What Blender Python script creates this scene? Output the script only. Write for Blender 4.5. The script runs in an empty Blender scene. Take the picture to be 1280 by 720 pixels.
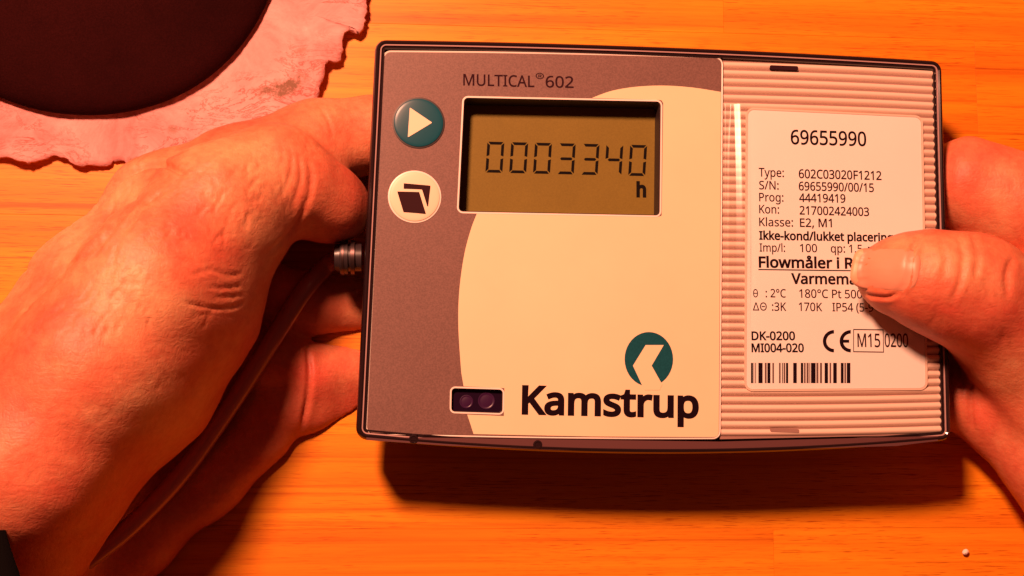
import bpy, bmesh, math, random
import numpy as np
from mathutils import Vector, Matrix
import mathutils.geometry as mgeo, os
random.seed(7); RNG = np.random.default_rng(7)
SC = bpy.context.scene; COL = SC.collection
MM = 0.001

# ------------------------------------------------------------------ camera
F_PX = 1700.0
CAM_ROT = (0.123811424, -0.0844293547, 0.0136383353)
CAM_LOC = (-66.0826976, -55.4733556, 382.963733)          # millimetres
cd = bpy.data.cameras.new('camera'); cam = bpy.data.objects.new('camera', cd); COL.objects.link(cam)
cd.sensor_width = 36.0; cd.lens = 36.0*F_PX/1280.0; cd.clip_start = 0.01; cd.clip_end = 20
cam.location = [c*MM for c in CAM_LOC]; cam.rotation_euler = CAM_ROT
SC.camera = cam
SC.render.resolution_x = 1024; SC.render.resolution_y = 576

LAMP_LOC = (-0.250, 0.290, 0.565)
# ------------------------------------------------------------------ room light: dim warm ambience and one desk lamp
w = bpy.data.worlds.new('World'); SC.world = w; w.use_nodes = True
bg = w.node_tree.nodes['Background']; bg.inputs[0].default_value = (1.0, 0.17, 0.09, 1); bg.inputs[1].default_value = 0.07
def room_lamp(name, loc, size, energy, col):
    ld = bpy.data.lights.new(name, 'AREA'); ld.shape = 'DISK'; ld.size = size; ld.energy = energy; ld.color = col
    o = bpy.data.objects.new(name, ld); COL.objects.link(o); o.location = loc
    o.rotation_euler = (Vector((-0.02, 0.0, 0.03))-o.location).to_track_quat('-Z', 'Y').to_euler(); return o
room_lamp('desk_lamp_light', LAMP_LOC, 0.100, 9.8, (1.0, 0.415, 0.25))
SC.view_settings.view_transform = 'Standard'; SC.view_settings.look = 'None'
SC.view_settings.exposure = 0.0; SC.view_settings.gamma = 1.0
SC.render.engine = 'CYCLES'

# ------------------------------------------------------------------ pixel <-> place
def _rot(a, b, c):
    ca, sa, cb, sb, cc, sc = math.cos(a), math.sin(a), math.cos(b), math.sin(b), math.cos(c), math.sin(c)
    return np.array([[cc,-sc,0],[sc,cc,0],[0,0,1]])@np.array([[cb,0,sb],[0,1,0],[-sb,0,cb]])@np.array([[1,0,0],[0,ca,-sa],[0,sa,ca]])
TZ = 18.0                                                   # height of the table top in this frame
CM = _rot(*CAM_ROT); CO = np.array(CAM_LOC)
def P(px, py, z=0.0):
    d = CM@np.array([(px-640)/F_PX, -(py-360)/F_PX, -1.0]); t = (z-CO[2])/d[2]
    return CO+t*d                                           # millimetres
def to_px(V):
    X = (V-CO)@CM
    return np.stack([640+F_PX*X[:, 0]/-X[:, 2], 360-F_PX*X[:, 1]/-X[:, 2]], 1)

# ------------------------------------------------------------------ object helpers (geometry in mm, objects in m)
def link_mesh(name, me, m=None, parent=None):
    if m: me.materials.append(m)
    o = bpy.data.objects.new(name, me); COL.objects.link(o)
    if parent: o.parent = parent
    return o
def obj(name, V, Fs, m=None, parent=None, smooth=False):
    me = bpy.data.meshes.new(name)
    V = np.asarray(V, float)*MM
    me.from_pydata(V.tolist(), [], [tuple(int(i) for i in f) for f in Fs]); me.update()
    if smooth:
        me.polygons.foreach_set('use_smooth', [True]*len(me.polygons))
        if smooth == 'auto': me.set_sharp_from_angle(angle=math.radians(38))
    return link_mesh(name, me, m, parent)
def tag(o, label=None, cat=None, group=None, kind=None):
    if label: o['label'] = label
    if cat: o['category'] = cat
    if group: o['group'] = group
    if kind: o['kind'] = kind
    return o
def empty(name, loc=(0, 0, 0)):
    o = bpy.data.objects.new(name, None); COL.objects.link(o); o.empty_display_size = 0.01
    o.location = [c*MM for c in loc]; return o
class MB:
    def __init__(s): s.v = []; s.f = []
    def add(s, V, Fs):
        n = len(s.v); s.v += [tuple(p) for p in V]; s.f += [tuple(i+n for i in f) for f in Fs]; return s
    def prism(s, pts, z0, z1, bottom=True):
        n = len(pts); V = [(p[0], p[1], z0) for p in pts]+[(p[0], p[1], z1) for p in pts]
        Fs = [tuple(range(n, 2*n))]+[(i, (i+1) % n, n+(i+1) % n, n+i) for i in range(n)]
        if bottom: Fs.append(tuple(range(n-1, -1, -1)))
        return s.add(V, Fs)
    def loft(s, rings, cap0=True, cap1=True, closed=False):
        n = len(rings[0]); V = [p for r in rings for p in r]; Fs = []
        m = len(rings)
        for k in range(m if closed else m-1):
            a, b = k*n, ((k+1) % m)*n
            Fs += [(a+i, a+(i+1) % n, b+(i+1) % n, b+i) for i in range(n)]
        if cap0 and not closed: Fs.append(tuple(range(n-1, -1, -1)))
        if cap1 and not closed: Fs.append(tuple(range((m-1)*n, m*n)))
        return s.add(V, Fs)
    def build(s, name, m, parent=None, smooth=False): return obj(name, s.v, s.f, m, parent, smooth)
def ccw(pts):
    a = sum(pts[i][0]*pts[(i+1) % len(pts)][1]-pts[(i+1) % len(pts)][0]*pts[i][1] for i in range(len(pts)))
    return pts if a > 0 else pts[::-1]
def offset(pts, d):                                         # inset (d>0) a dense counter-clockwise polygon
    A = np.array(pts, float)[:, :2]; t = np.roll(A, -1, 0)-np.roll(A, 1, 0)
    t /= np.linalg.norm(t, axis=1)[:, None]+1e-9
    return A+np.stack([-t[:, 1], t[:, 0]], 1)*d
def rounded(corners, r, bows=None, seg=6, edge=16):
    """rounded, optionally bowed polygon; corners counter-clockwise xy mm; bows[i] = outward sag of edge i->i+1"""
    C = [np.array(c[:2], float) for c in corners]; n = len(C); out = []
    R = r if hasattr(r, '__len__') else [r]*n
    for i in range(n):
        p0, p1, p2 = C[i-1], C[i], C[(i+1) % n]
        a = (p0-p1)/np.linalg.norm(p0-p1); b = (p2-p1)/np.linalg.norm(p2-p1)
        ang = math.acos(max(-1, min(1, float(a@b)))); t = R[i]/math.tan(ang/2)
        cdir = (a+b)/np.linalg.norm(a+b); cc = p1+cdir*R[i]/math.sin(ang/2)
        s0 = p1+a*t; s1 = p1+b*t
        a0 = math.atan2(*(s0-cc)[::-1]); a1 = math.atan2(*(s1-cc)[::-1])
        while a1-a0 > math.pi: a1 -= 2*math.pi
        while a1-a0 < -math.pi: a1 += 2*math.pi
        for k in range(seg+1):
            q = a0+(a1-a0)*k/seg; out.append(cc+R[i]*np.array([math.cos(q), math.sin(q)]))
        bow = bows[i] if bows else 0
        a2 = (p1-p2)/np.linalg.norm(p1-p2); p3 = C[(i+2) % n]; b2 = (p3-p2)/np.linalg.norm(p3-p2)
        ang2 = math.acos(max(-1, min(1, float(a2@b2)))); e1 = p2+a2*R[(i+1) % n]/math.tan(ang2/2)
        nrm = np.array([b[1], -b[0]])
        for k in range(1, edge):
            u = k/edge; out.append(s1+(e1-s1)*u+nrm*bow*4*u*(1-u))
    return [tuple(p) for p in out]
def pxpoly(pts, z): return ccw([tuple(P(x, y, z)[:2]) for x, y in pts])

# ------------------------------------------------------------------ materials
def new_mat(name):
    m = bpy.data.materials.new(name); m.use_nodes = True; nt = m.node_tree
    return m, nt, nt.nodes['Principled BSDF']
def N(nt, t, **kw):
    n = nt.nodes.new(t)
    for k, v in kw.items():
        if k in n.inputs.keys(): n.inputs[k].default_value = v
        else: setattr(n, k, v)
    return n
def ramp(nt, stops):
    r = nt.nodes.new('ShaderNodeValToRGB')
    while len(r.color_ramp.elements) < len(stops): r.color_ramp.elements.new(0.5)
    for e, (p, c) in zip(r.color_ramp.elements, stops): e.position = p; e.color = (*c, 1) if len(c) == 3 else c
    return r
def simple(name, col, rough=0.5, coat=0, spec=0.5, metal=0, bump=0, bscale=3000, var=0.0, vscale=60, speck=0):
    m, nt, b = new_mat(name)
    b.inputs['Base Color'].default_value = (*col, 1); b.inputs['Roughness'].default_value = rough
    b.inputs['Coat Weight'].default_value = coat; b.inputs['Coat Roughness'].default_value = 0.08
    b.inputs['Specular IOR Level'].default_value = spec; b.inputs['Metallic'].default_value = metal
    tc = N(nt, 'ShaderNodeTexCoord')
    if var or speck:
        n1 = N(nt, 'ShaderNodeTexNoise', Scale=vscale, Detail=6.0, Roughness=0.6); nt.links.new(tc.outputs['Object'], n1.inputs['Vector'])
        n2 = N(nt, 'ShaderNodeTexNoise', Scale=2600.0, Detail=2.0); nt.links.new(tc.outputs['Object'], n2.inputs['Vector'])
        r1 = ramp(nt, [(0.3, tuple(c*(1-var) for c in col)), (0.7, tuple(min(1, c*(1+var*.5)) for c in col))])
        nt.links.new(n1.outputs['Fac'], r1.inputs[0])
        r2 = ramp(nt, [(0.35, (1-speck,)*3), (0.65, (1+speck*.3,)*3)]); nt.links.new(n2.outputs['Fac'], r2.inputs[0])
        mx = N(nt, 'ShaderNodeMix', data_type='RGBA', blend_type='MULTIPLY'); mx.inputs[0].default_value = 1
        nt.links.new(r1.outputs[0], mx.inputs[6]); nt.links.new(r2.outputs[0], mx.inputs[7]); nt.links.new(mx.outputs[2], b.inputs['Base Color'])
    if bump:
        n3 = N(nt, 'ShaderNodeTexNoise', Scale=float(bscale), Detail=4.0); nt.links.new(tc.outputs['Object'], n3.inputs['Vector'])
        bp = N(nt, 'ShaderNodeBump', Strength=bump, Distance=0.0002); nt.links.new(n3.outputs['Fac'], bp.inputs['Height'])
        nt.links.new(bp.outputs[0], b.inputs['Normal'])
    return m
def clear_plastic(name, tint=(1, 1, 1), rough=0.06, base=0.03):
    m = bpy.data.materials.new(name); m.use_nodes = True; nt = m.node_tree; nt.nodes.clear()
    out = N(nt, 'ShaderNodeOutputMaterial'); mix = N(nt, 'ShaderNodeMixShader')
    tr = N(nt, 'ShaderNodeBsdfTransparent'); tr.inputs[0].default_value = (*tint, 1)
    gl = N(nt, 'ShaderNodeBsdfGlossy', Roughness=rough); fr = N(nt, 'ShaderNodeFresnel', IOR=1.45)
    tc = N(nt, 'ShaderNodeTexCoord'); n3 = N(nt, 'ShaderNodeTexNoise', Scale=110.0, Detail=2.0); nt.links.new(tc.outputs['Object'], n3.inputs['Vector'])
    bp = N(nt, 'ShaderNodeBump', Strength=0.25, Distance=0.0004); nt.links.new(n3.outputs['Fac'], bp.inputs['Height'])
    nt.links.new(bp.outputs[0], gl.inputs['Normal'])
    ge = N(nt, 'ShaderNodeNewGeometry'); sb = N(nt, 'ShaderNodeMath', operation='SUBTRACT'); sb.inputs[0].default_value = 1.0; nt.links.new(ge.outputs['Backfacing'], sb.inputs[1])
    ml = N(nt, 'ShaderNodeMath', operation='MULTIPLY'); nt.links.new(fr.outputs[0], ml.inputs[0]); nt.links.new(sb.outputs[0], ml.inputs[1])
    nt.links.new(ml.outputs[0], mix.inputs[0]); nt.links.new(tr.outputs[0], mix.inputs[1]); nt.links.new(gl.outputs[0], mix.inputs[2])
    nt.links.new(mix.outputs[0], out.inputs[0]); return m

def wood_mat():
    m, nt, b = new_mat('varnished_beech')
    tc = N(nt, 'ShaderNodeTexCoord'); oi = N(nt, 'ShaderNodeObjectInfo')
    add = N(nt, 'ShaderNodeVectorMath', operation='MULTIPLY_ADD')
    cb = N(nt, 'ShaderNodeCombineXYZ'); nt.links.new(oi.outputs['Random'], cb.inputs[0]); nt.links.new(oi.outputs['Random'], cb.inputs[1]); nt.links.new(oi.outputs['Random'], cb.inputs[2])
    nt.links.new(cb.outputs[0], add.inputs[0]); add.inputs[1].default_value = (3.1, 5.3, 1.7); nt.links.new(tc.outputs['Object'], add.inputs[2])
    def noise(sc, scale, detail=4, rough=0.55, dist=0.0):
        mp = N(nt, 'ShaderNodeMapping'); mp.inputs['Scale'].default_value = sc; nt.links.new(add.outputs[0], mp.inputs[0])
        n = N(nt, 'ShaderNodeTexNoise', Scale=float(scale), Detail=float(detail), Roughness=rough, Distortion=dist); nt.links.new(mp.outputs[0], n.inputs['Vector']); return n
    broad = noise((1.3, 22, 22), 3.0, 5, 0.6, 0.7)          # wide figure
    ring = noise((2.2, 260, 90), 1.4, 8, 0.74, 0.4)           # growth lines
    fleck = noise((150, 3300, 400), 1.0, 2.5, 0.6)          # short pore dashes
    gate = noise((20, 60, 20), 1.0, 2)
    c0 = ramp(nt, [(0.25, (0.64, 0.165, 0.008)), (0.5, (0.78, 0.26, 0.010)), (0.75, (0.87, 0.37, 0.013))])
    nt.links.new(broad.outputs[0], c0.inputs[0])
    c1 = ramp(nt, [(0.32, (0.64, 0.36, 0.28)), (0.47, (0.96, 0.88, 0.84)), (0.7, (1.04, 1.12, 1.1))])
    nt.links.new(ring.outputs[0], c1.inputs[0])
    c2 = ramp(nt, [(0.33, (0.60, 0.38, 0.3)), (0.45, (1, 1, 1))]); nt.links.new(fleck.outputs[0], c2.inputs[0])
    gr = ramp(nt, [(0.36, (0.12, 0.12, 0.12)), (0.60, (0.95, 0.95, 0.95))]); nt.links.new(gate.outputs[0], gr.inputs[0])
    def mul(a, c, fac=None, f=1.0):
        x = N(nt, 'ShaderNodeMix', data_type='RGBA', blend_type='MULTIPLY'); x.inputs[0].default_value = f
        if fac is not None: nt.links.new(fac, x.inputs[0])
        nt.links.new(a, x.inputs[6]); nt.links.new(c, x.inputs[7]); return x.outputs[2]
    col = mul(mul(c0.outputs[0], c1.outputs[0], f=0.9), c2.outputs[0], gr.outputs[0])
    c3 = ramp(nt, [(0.0, (0.97, 0.90, 0.9)), (1.0, (1.02, 1.04, 1.03))]); nt.links.new(oi.outputs['Random'], c3.inputs[0])
    col = mul(col, c3.outputs[0])
    nt.links.new(col, b.inputs['Base Color'])
    b.inputs['Roughness'].default_value = 0.42; b.inputs['Specular IOR Level'].default_value = 0.25
    bp = N(nt, 'ShaderNodeBump', Strength=0.15, Distance=0.0001); nt.links.new(fleck.outputs[0], bp.inputs['Height']); nt.links.new(bp.outputs[0], b.inputs['Normal'])
    return m

def skin_mat():
    m, nt, b = new_mat('skin')
    tc = N(nt, 'ShaderNodeTexCoord')
    n1 = N(nt, 'ShaderNodeTexNoise', Scale=38.0, Detail=5.0, Roughness=0.6); nt.links.new(tc.outputs['Object'], n1.inputs['Vector'])
    r1 = ramp(nt, [(0.32, (0.62, 0.105, 0.058)), (0.50, (0.66, 0.19, 0.094)), (0.68, (0.72, 0.33, 0.165))]); nt.links.new(n1.outputs['Fac'], r1.inputs[0])
    n2 = N(nt, 'ShaderNodeTexNoise', Scale=480.0, Detail=4.0, Roughness=0.7); nt.links.new(tc.outputs['Object'], n2.inputs['Vector'])
    r2 = ramp(nt, [(0.3, (0.90, 0.80, 0.78)), (0.6, (1.03, 1.05, 1.05))]); nt.links.new(n2.outputs['Fac'], r2.inputs[0])
    mx = N(nt, 'ShaderNodeMix', data_type='RGBA', blend_type='MULTIPLY'); mx.inputs[0].default_value = 1
    nt.links.new(r1.outputs[0], mx.inputs[6]); nt.links.new(r2.outputs[0], mx.inputs[7]); nt.links.new(mx.outputs[2], b.inputs['Base Color'])
    b.inputs['Roughness'].default_value = 0.52; b.inputs['Specular IOR Level'].default_value = 0.42
    b.inputs['Subsurface Weight'].default_value = 0.28; b.inputs['Subsurface Radius'].default_value = (1.0, 0.25, 0.12); b.inputs['Subsurface Scale'].default_value = 0.0025
    vo = N(nt, 'ShaderNodeTexVoronoi', Scale=950.0, feature='DISTANCE_TO_EDGE'); 
    mp = N(nt, 'ShaderNodeMapping'); mp.inputs['Scale'].default_value = (1, 0.55, 1); mp.inputs['Rotation'].default_value = (0, 0, 0.9)
    wn = N(nt, 'ShaderNodeTexNoise', Scale=260.0, Detail=3.0); nt.links.new(tc.outputs['Object'], wn.inputs['Vector'])
    ad = N(nt, 'ShaderNodeVectorMath', operation='MULTIPLY_ADD'); ad.inputs[1].default_value = (0.003,)*3
    nt.links.new(wn.outputs['Color'], ad.inputs[0]); nt.links.new(tc.outputs['Object'], ad.inputs[2])
    nt.links.new(ad.outputs[0], mp.inputs[0]); nt.links.new(mp.outputs[0], vo.inputs['Vector'])
    rr = ramp(nt, [(0.0, (0, 0, 0)), (0.18, (1, 1, 1))]); nt.links.new(vo.outputs['Distance'], rr.inputs[0])
    b1 = N(nt, 'ShaderNodeBump', Strength=0.22, Distance=0.00010); nt.links.new(rr.outputs[0], b1.inputs['Height'])
    n4 = N(nt, 'ShaderNodeTexNoise', Scale=330.0, Detail=5.0, Roughness=0.65); nt.links.new(tc.outputs['Object'], n4.inputs['Vector'])
    m5 = N(nt, 'ShaderNodeMapping'); m5.inputs['Rotation'].default_value = (0, 0, 1.08); m5.inputs['Scale'].default_value = (190, 1100, 500); nt.links.new(ad.outputs[0], m5.inputs[0])
    n5 = N(nt, 'ShaderNodeTexNoise', Scale=1.0, Detail=3.0, Roughness=0.6, Distortion=0.5); nt.links.new(m5.outputs[0], n5.inputs['Vector'])
    b3 = N(nt, 'ShaderNodeBump', Strength=0.30, Distance=0.00040); nt.links.new(n5.outputs['Fac'], b3.inputs['Height']); nt.links.new(b1.outputs[0], b3.inputs['Normal']); b1 = b3
    b2 = N(nt, 'ShaderNodeBump', Strength=0.22, Distance=0.0006); nt.links.new(n4.outputs['Fac'], b2.inputs['Height']); nt.links.new(b1.outputs[0], b2.inputs['Normal'])
    nt.links.new(b2.outputs[0], b.inputs['Normal'])
    return m

def cloth_mat():
    m, nt, b = new_mat('pink_suede')
    tc = N(nt, 'ShaderNodeTexCoord')
    n1 = N(nt, 'ShaderNodeTexNoise', Scale=55.0, Detail=7.0, Roughness=0.7, Distortion=0.6); nt.links.new(tc.outputs['Object'], n1.inputs['Vector'])
    r1 = ramp(nt, [(0.28, (0.42, 0.145, 0.13)), (0.45, (0.60, 0.26, 0.245)), (0.7, (0.74, 0.40, 0.375))]); nt.links.new(n1.outputs['Fac'], r1.inputs[0])
    # thin brown veins
    mp = N(nt, 'ShaderNodeMapping'); mp.inputs['Scale'].default_value = (1, 2.2, 1); mp.inputs['Rotation'].default_value = (0, 0, -0.3); nt.links.new(tc.outputs['Object'], mp.inputs[0])
    n2 = N(nt, 'ShaderNodeTexNoise', Scale=60.0, Detail=6.0, Roughness=0.72, Distortion=1.2); nt.links.new(mp.outputs[0], n2.inputs['Vector'])
    r2 = ramp(nt, [(0.0, (1, 1, 1)), (0.47, (1, 1, 1)), (0.495, (0.58, 0.34, 0.28)), (0.52, (1, 1, 1))]); nt.links.new(n2.outputs['Fac'], r2.inputs[0])
    n3 = N(nt, 'ShaderNodeTexNoise', Scale=45.0, Detail=2.0); nt.links.new(tc.outputs['Object'], n3.inputs['Vector'])
    g = ramp(nt, [(0.40, (0, 0, 0)), (0.55, (1, 1, 1))]); nt.links.new(n3.outputs['Fac'], g.inputs[0])
    mx = N(nt, 'ShaderNodeMix', data_type='RGBA', blend_type='MULTIPLY'); nt.links.new(g.outputs[0], mx.inputs[0])
    nt.links.new(r1.outputs[0], mx.inputs[6]); nt.links.new(r2.outputs[0], mx.inputs[7])
    # one dark worn stain with a shape of its own
    last = mx.outputs[2]
    for (px, py, rx, ry, rot, amt) in ((357, 106, 8.5, 3.4, 0.42, 0.95), (330, 112, 5, 2.2, 0.2, 0.6), (205, 122, 9, 2.5, 0.25, 0.65), (160, 140, 6, 1.8, -0.2, 0.4), (215, 160, 2, 1.8, 0, 0.6), (163, 198, 2.2, 1.6, 0, 0.7), (375, 62, 3, 2, 0.3, 0.55)):
        c = P(px, py, 3+TZ)
        m2 = N(nt, 'ShaderNodeMapping', vector_type='TEXTURE'); m2.inputs['Location'].default_value = tuple(c*MM); m2.inputs['Rotation'].default_value = (0, 0, rot); m2.inputs['Scale'].default_value = (rx*MM, ry*MM, 0.05)
        nt.links.new(tc.outputs['Object'], m2.inputs[0])
        ln = N(nt, 'ShaderNodeVectorMath', operation='LENGTH'); nt.links.new(m2.outputs[0], ln.inputs[0])
        nn = N(nt, 'ShaderNodeTexNoise', Scale=420.0, Detail=5.0, Roughness=0.75); nt.links.new(tc.outputs['Object'], nn.inputs['Vector'])
        s = N(nt, 'ShaderNodeMath', operation='MULTIPLY_ADD'); nt.links.new(nn.outputs['Fac'], s.inputs[0]); s.inputs[1].default_value = 2.6; nt.links.new(ln.outputs['Value'], s.inputs[2])
        rr = ramp(nt, [(0.0, (amt,)*3), (0.45, (amt,)*3), (0.62, (0, 0, 0))])
        sc = N(nt, 'ShaderNodeMath', operation='MULTIPLY'); nt.links.new(s.outputs[0], sc.inputs[0]); sc.inputs[1].default_value = 0.30; nt.links.new(sc.outputs[0], rr.inputs[0])
        mm = N(nt, 'ShaderNodeMix', data_type='RGBA'); nt.links.new(rr.outputs[0], mm.inputs[0]); nt.links.new(last, mm.inputs[6]); mm.inputs[7].default_value = (0.20, 0.11, 0.07, 1)
        last = mm.outputs[2]
    nt.links.new(last, b.inputs['Base Color']); b.inputs['Roughness'].default_value = 0.9; b.inputs['Specular IOR Level'].default_value = 0.15
    n5 = N(nt, 'ShaderNodeTexNoise', Scale=900.0, Detail=5.0, Roughness=0.7); nt.links.new(tc.outputs['Object'], n5.inputs['Vector'])
    b1 = N(nt, 'ShaderNodeBump', Strength=0.5, Distance=0.0003); nt.links.new(n5.outputs['Fac'], b1.inputs['Height'])
    b2 = N(nt, 'ShaderNodeBump', Strength=0.7, Distance=0.0013); nt.links.new(n1.outputs['Fac'], b2.inputs['Height']); nt.links.new(b1.outputs[0], b2.inputs['Normal'])
    nt.links.new(b2.outputs[0], b.inputs['Normal']); return m

WOOD = wood_mat(); SKIN = skin_mat()
GREY = simple('grey_plate_print', (0.182, 0.098, 0.084), 0.42, spec=0.3, speck=0.22, var=0.05, bump=0.12, bscale=4000)
CREAM = simple('cream_print', (0.78, 0.62, 0.40), 0.45, spec=0.3, var=0.03)
RIBM = simple('pale_ribbed_plastic', (0.74, 0.55, 0.44), 0.33, spec=0.5, coat=0.2)
GROOVE = simple('brown_groove_plastic', (0.30, 0.17, 0.14), 0.5)
RIM = simple('smoked_lid_plastic', (0.018, 0.008, 0.009), 0.14, coat=0.25, spec=0.4)
LIP = simple('smoked_grey_lip', (0.11, 0.045, 0.045), 0.28, coat=0.35)
BASE = simple('dark_housing_plastic', (0.05, 0.045, 0.045), 0.55)
WHITE = simple('white_label_paper', (0.78, 0.76, 0.71), 0.5, spec=0.25, var=0.02)
EDGEW = simple('pale_moulding_line', (0.80, 0.70, 0.62), 0.35)
RIMGLINT = simple('painted_rim_highlight', (0.42, 0.26, 0.25), 0.25, coat=0.3)  # pale colour imitating the highlight along the lid rim
INK = simple('black_print', (0.010, 0.003, 0.006), 0.8, spec=0.04)
INKB = simple('brown_black_print', (0.028, 0.008, 0.012), 0.8, spec=0.04)
GREYINK = simple('grey_barcode_print', (0.13, 0.08, 0.07), 0.8, spec=0.04)
LCD = simple('olive_lcd_glass', (0.19, 0.135, 0.024), 0.5, spec=0.12, var=0.06, speck=0.08)
SEG = simple('lcd_segment', (0.008, 0.006, 0.006), 0.8, spec=0.04)
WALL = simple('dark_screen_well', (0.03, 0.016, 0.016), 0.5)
TEAL = simple('teal_button_plastic', (0.008, 0.075, 0.105), 0.30, spec=0.28)
LOGO = simple('teal_logo_print', (0.008, 0.075, 0.095), 0.7, spec=0.05, speck=0.15)
WHITEB = simple('cream_button_plastic', (0.80, 0.64, 0.46), 0.42, spec=0.35)
BRN = simple('dark_brown_print', (0.035, 0.012, 0.014), 0.8, spec=0.04)
PURP = simple('dark_infrared_glass', (0.012, 0.003, 0.014), 0.2, spec=0.3)
PURPL = simple('violet_sensor_lens', (0.035, 0.007, 0.04), 0.3, spec=0.4)
CLEAR = clear_plastic('clear_cover_plastic', (0.985, 0.98, 0.975), 0.25)
CABLEM = simple('grey_cable_jacket', (0.44, 0.16, 0.15), 0.32, coat=0.3)
DARKP = simple('black_connector_plastic', (0.03, 0.02, 0.022), 0.35, coat=0.3)
METAL = simple('nickel_ring', (0.13, 0.085, 0.085), 0.35, metal=0.9)
DARKBASE = simple('near_black_matte', (0.022, 0.003, 0.003), 0.9, spec=0.03, bump=0.4, bscale=700, var=0.3, vscale=40, speck=0.25)
SLEEVE = simple('black_sleeve_cloth', (0.004, 0.003, 0.003), 1.0, spec=0.03, bump=0.8, bscale=2500)
NAIL = simple('fingernail', (0.70, 0.29, 0.18), 0.38, coat=0.0, spec=0.3, var=0.07, vscale=90, bump=0.1, bscale=600)
NAILTIP = simple('nail_free_edge', (0.74, 0.40, 0.23), 0.4, spec=0.3)
CRUMB = simple('pale_crumb', (0.85, 0.72, 0.62), 0.7)
CLOTH = cloth_mat()

# ------------------------------------------------------------------ table top of glued beech staves
slab = MB(); slab.prism([(-420, -330), (420, -330), (420, 330), (-420, 330)], -24, -6)
table = slab.build('table_top', WOOD); table.location.z = TZ*MM; tag(table, kind='structure')
tilt = 0.012
W = 27.5; y_seam = P(640, 32, TZ)[1]; k0 = int((-300-y_seam)/W)-1
row = k0
while y_seam+row*W < 300:
    y0 = y_seam+row*W; x = -400-random.uniform(0, 200)
    while x < 400:
        L = random.uniform(260, 460)
        if row == 0 and x < P(908, 12, TZ)[0] < x+L: L = P(908, 12, TZ)[0]-x
        g = 0.012; h = 0.0; a, b_, c, d = x+g, y0+g, x+L-g, y0+W-g; e = 0.05
        bm = MB()
        bm.loft([[(a, b_, -6), (c, b_, -6), (c, d, -6), (a, d, -6)], [(a, b_, h-e), (c, b_, h-e), (c, d, h-e), (a, d, h-e)], [(a+e, b_+e, h), (c-e, b_+e, h), (c-e, d-e, h), (a+e, d-e, h)]])
        pk = bm.build('plank', WOOD, table); pk.rotation_euler.z = tilt
        x += L
    row += 1

# ------------------------------------------------------------------ heat meter
H = 45.0
meter = empty('heat_meter', (0, 0, 0))
tag(meter, 'flat rectangular heat meter with small screen and dark clear rim on the wooden table', 'meter')
def flat(name, pts, z, m, parent, th=0.06, z0=None):
    mb = MB(); mb.prism(ccw([tuple(p[:2]) for p in pts]), z-th if z0 is None else z0, z); return mb.build(name, m, parent)
outer_c = pxpoly([(469, 48), (1178, 75), (1190, 552), (444, 550)], H)       # ccw
# order of outer_c is ccw starting somewhere; find bows: long edges bow outward
def bows_for(c, top, bot):
    r = []
    for i in range(4):
        p, q = c[i], c[(i+1) % 4]
        if abs(p[0]-q[0]) > abs(p[1]-q[1]): r.append(top if (p[1]+q[1])/2 > 0 else bot)
        else: r.append(0.0)
    return r
OUT = rounded(outer_c, 3.0, bows_for(outer_c, 0.9, 3.3), seg=8, edge=24)
def ring(ins, z): return [(p[0], p[1], z) for p in offset(OUT, ins)]
base = MB()
base.loft([ring(8.0, TZ+0.02), ring(7.5, TZ+0.8), ring(7.0, 31), ring(4.5, 33.6), ring(2.7, 34.0)])
base.build('housing', BASE, meter, 'auto')
rim = MB()
rim.loft([ring(2.65, 33.8), ring(0.5, 33.8), ring(0.1, 34.4), ring(0.0, 43.4), ring(0.12, 44.5), ring(0.5, 45.2), ring(1.0, 45.4), ring(1.45, 45.15), ring(1.6, 44.75), ring(2.0, 44.7), ring(2.25, 45.0), ring(2.5, 45.0), ring(2.62, 44.6), ring(2.62, 43.0)], cap0=False, cap1=False)
rim.build('lid_rim', RIM, meter, 'auto')
# inner floor, then a pale ring painting the highlight line on the rim
floor_ = MB(); floor_.loft([ring(2.75, 34.05), ring(2.75, 37.2)]); floor_.build('front_tray', GROOVE, meter)
# lower lip strip
gl = MB(); gl.loft([ring(1.35, 44.9), ring(1.35, 45.16), ring(1.75, 45.10), ring(1.75, 44.6)], cap0=False, cap1=False); gl.build('rim_highlight_line', RIMGLINT, meter, 'auto')  # added pale ring, the rim's highlight put into its colour
lp = pxpoly([(458, 546), (899, 552), (1172, 545), (1172, 551), (1120, 557.5), (900, 563.5), (820, 564.5), (700, 562.5), (560, 557), (458, 550)], H)
lipm = MB(); lipm.prism(lp, 44.2, 45.25); lipm.build('bottom_lip', LIP, meter)
for px, py in ((517, 549), (672, 556)):
    c = P(px, py, H); mb = MB(); n = 14
    mb.loft([[(c[0]+r*math.cos(2*math.pi*i/n), c[1]+r*math.sin(2*math.pi*i/n), z) for i in range(n)] for r, z in ((1.2, 45.2), (1.1, 45.4), (0.75, 45.45), (0.65, 45.3))])
    mb.build('lid_catch', RIM, meter, 'auto')
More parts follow.
